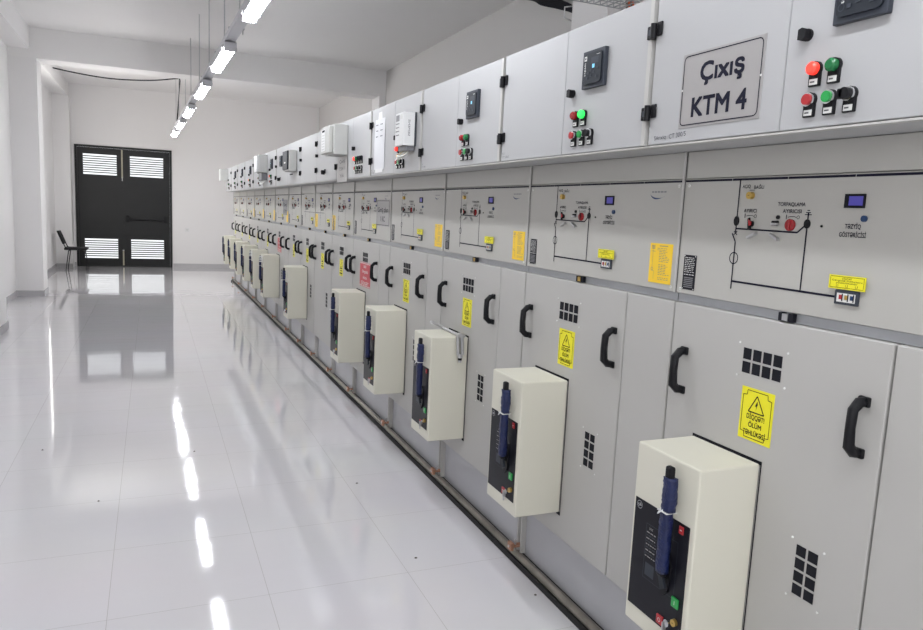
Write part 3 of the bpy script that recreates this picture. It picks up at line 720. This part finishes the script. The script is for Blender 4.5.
# meter boxes hung on the doors
t = thing('meter_box', 'pale protruding meter box nearest the camera, on the upper cabinets', 'meter box', (-.147,at(4),0), RZ, 'meter boxes on the upper cabinets')
MB().box(.035,.340,-.098,-.001,1.872,2.082,'meter',.004).build('housing', t)
g = MB().box(.02,.30,-.128,-.099,1.882,2.072,'meter',.006)
bd = g.build('cover', t)
g = MB().rect(.05,.17,1.90,2.055,-.1285,'white').rect(.07,.16,2.035,2.05,-.129,'blackm')
for a in range(3):
    for c_ in range(6): g.rect(.075+.03*a,.087+.03*a,1.91+.02*c_,1.916+.02*c_,-.129,'frame')
g.build('terminal_face', bd)
t = thing('meter_box', 'protruding meter with dark glazed front and pale side, mid row', 'meter box', (-.147,at(7),0), RZ, 'meter boxes on the upper cabinets')
MB().box(.22,.52,-.075,-.001,1.825,2.025,'meter',.004).build('housing', t)
g = MB().box(.222,.50,-.09,-.0755,1.84,2.02,'dgrey2',.006).rect(.30,.42,1.93,1.99,-.0905,'dgrey').rect(.32,.40,1.90,1.915,-.0905,'white').build('cover', t)
t = thing('meter_box', 'farther pale meter box with wires looping out beneath it', 'meter box', (-.147,at(9),0), RZ, 'meter boxes on the upper cabinets')
MB().box(.045,.33,-.10,-.001,1.876,2.085,'meter',.004).build('housing', t)
MB().box(.04,.29,-.125,-.101,1.882,2.075,'white',.006).build('cover', t)
MB().box(.055,.31,-.07,-.001,1.79,1.874,'plated',.004).build('terminal_cover', t)
g = MB()
for q in range(4): g.tube([(.08+.06*q,-.04,1.792),(.10+.06*q,-.06,1.76),(.14+.05*q,-.06,1.74),(.19+.05*q,-.03,1.78)],.006,'clear',6,4)
g.build('wire_loops', t)
t = thing('meter_box', 'plain grey box jutting out at the far end of the upper cabinets', 'meter box', (-.147,at(14),0), RZ, 'meter boxes on the upper cabinets')
MB().box(.25,.50,-.125,-.001,1.90,2.10,'meter',.004).build('housing', t)
MB().box(.24,.50,-.14,-.126,1.89,2.10,'meter',.003).build('cover', t)

# energy meter with loose wires
t = thing('energy_meter', 'white energy meter with loose wires beside the taped paper sheet', 'meter', (-.147,at(3),0), RZ)
MB().box(.71,.848,-.068,-.001,1.838,2.012,'white',.004).rect(.712,.846,1.842,2.0,-.0685,'white').build('housing', t)
g = MB()
g.text('SIEMENS', 0, 0, .013, 0, 'frame', .01, .07)
side = [( .8485, -.035-b_[0]*0, 0) for b_ in []]
g = MB()
vs, fs, tw, th = text_geo('SIEMENS')
g.add([(.8486, -.036+b_*.016, 1.93+a_*.085/tw*1.0) for a_, b_ in vs], fs, 'frame')
g.build('lettering', t)
g = MB().rect(.722,.78,1.968,2.0,-.0692,'plated').rect(.79,.835,1.975,2.0,-.0692,'lbl')
for a in range(4): g.scrib(.722,.78,1.955-.02*a,.006,-.0692,'frame',a)
g.build('display', t)
MB().box(.8488,.862,-.006,-.001,1.835,2.012,'dgrey',.0005).build('back_plate', t)
MB().box(.716,.842,-.05,-.002,1.812,1.836,'plated',.003).build('terminal_cover', t)
g = MB()
for q in range(6):
    r_ = random.Random(q)
    g.tube([(.73+.018*q,-.03,1.813),(.735+.018*q,-.06,1.795),(.77+.014*q,-.07-.004*q,1.772+r_.uniform(-.012,.012)),(.82+.006*q,-.05,1.79),(.83,-.03,1.813)],.004,'clear' if q%3 else 'brass',6,4)
g.build('wire_loops', t)

# racking crank leaning on the third breaker box
t = thing('racking_crank', 'steel crank handle hooked over the top corner of a breaker box', 'crank', (0,0,0))
yb = 3*W-.393-.0
X0 = -.052
MB().tube([(-.038,1.905,.898),(-.045,1.70,.897),(-.052,1.515,.899)],.0075,'steel',10).cyl((-.037,1.94,.898),(-.038,1.90,.898),.009,'steel',10).build('shaft', t)
MB().cyl((-.052,1.495,.888),(-.052,1.495,.912),.014,'steel',12).cyl((-.052,1.52,.899),(-.052,1.492,.899),.011,'steel',12).cyl((-.070,1.490,.90),(-.03,1.490,.90),.010,'steel',12).build('knuckle', t)
MB().cyl((-.046,1.488,.90),(-.040,1.486,.805),.0085,'steel',10).cyl((-.068,1.488,.90),(-.062,1.486,.805),.0085,'steel',10).cyl((-.052,1.486,.812),(-.052,1.486,.79),.013,'steel',12).build('grip', t)
MB().cyl((-.052,1.486,.792),(-.052,1.486,.778),.010,'black',10).cyl((-.052,1.486,.778),(-.052,1.486,.768),.008,'steel',10).build('socket_end', t)

# floor rail in front of the plinth
g = MB().box(-.014,.028,-.95,12.78,.0,.024,'gap').cyl((.006,-.95,.038),(.006,12.78,.038),.0165,'rail',14).box(.020,.0275,-.95,12.78,.024,.046,'gap')
g.build('floor_rail', label='long dark metal rail running along the floor at the foot of the cubicles', category='rail')
MB().box(-.03,.025,12.79,12.82,0,.055,'rail',.003).box(-.045,-.03,12.78,12.83,0,.025,'gap').build('rail_end_stop', label='small brown clamp at the far end of the floor rail', category='clamp')

# debris on the floor
r = random.Random(3)
spots = [(-1.22,2.75),(-.42,1.98),(-.40,1.06),(-1.7,2.1),(-3.0,9.8),(-2.95,9.4),(-.05,.62),(-.06,.15),(-2.05,3.0)]
for x_, y_ in spots:
    n = 7; a0 = [r.uniform(.5,1)*.009 for _ in range(n)]
    vs = [(x_+a0[q]*math.cos(2*PI*q/n), y_+a0[q]*math.sin(2*PI*q/n)*.8, .0004) for q in range(n)]+[(x_,y_,.006)]
    MB().add(vs, [(q,(q+1)%n,n) for q in range(n)]+[tuple(range(n))], 'grit').build('plaster_crumb', label='tiny dark crumb of grit lying on the glossy white floor', category='debris', group='crumbs on the floor')

# ------------------------------------------------------------ lights, world, camera
def area(name, loc, rot, sx_, sy_, e, col=(1,1,1)):
    l = bpy.data.lights.new(name, 'AREA'); l.shape = 'RECTANGLE'; l.size = sx_; l.size_y = sy_; l.energy = e; l.color = col
    o = bpy.data.objects.new(name, l); COL.objects.link(o); o.location = loc; o.rotation_euler = rot; return o
area('fill_back', (-.8,YB+.12,1.9), (PI/2,0,0), 3.0, 1.9, 38, (.95,.97,1))  # added fill light in front of the made-up back window
area('fill_left', (LX+.12,-3.2,1.9), (PI/2,0,-PI/2), 2.6, 1.7, 36, (.95,.97,1))  # added fill from the left, at the made-up window behind the camera
area('fill_far', (LX+.10,12.4,1.95), (PI/2,0,-PI/2), 1.6, 2.0, 60, (1,.97,.93))  # added fill to brighten the far bay, at its made-up window
wd = bpy.data.worlds.new('sky'); bpy.context.scene.world = wd; wd.use_nodes = True
wd.node_tree.nodes['Background'].inputs[0].default_value = (.95,.98,1,1); wd.node_tree.nodes['Background'].inputs[1].default_value = 1.25

cam = bpy.data.cameras.new('camera'); co = bpy.data.objects.new('camera', cam); COL.objects.link(co)
yaw, pit, rol, f = .4064, .1382, .0464, 725.71
F = Vector((math.sin(yaw)*math.cos(pit), math.cos(yaw)*math.cos(pit), -math.sin(pit)))
R = Vector((math.cos(yaw), -math.sin(yaw), 0)); U = R.cross(F)
R2 = R*math.cos(rol)+U*math.sin(rol); U2 = -R*math.sin(rol)+U*math.cos(rol)
mtx = Matrix((R2, U2, -F)).transposed().to_4x4(); mtx.translation = Vector((-1.4423,-1.7394,1.4918))
co.matrix_world = mtx
cam.sensor_width = 36; cam.sensor_fit = 'HORIZONTAL'; cam.lens = f/923*36; cam.clip_start = .02
bpy.context.scene.camera = co
bpy.context.scene.view_settings.view_transform = 'Standard'
bpy.context.scene.view_settings.exposure = 0
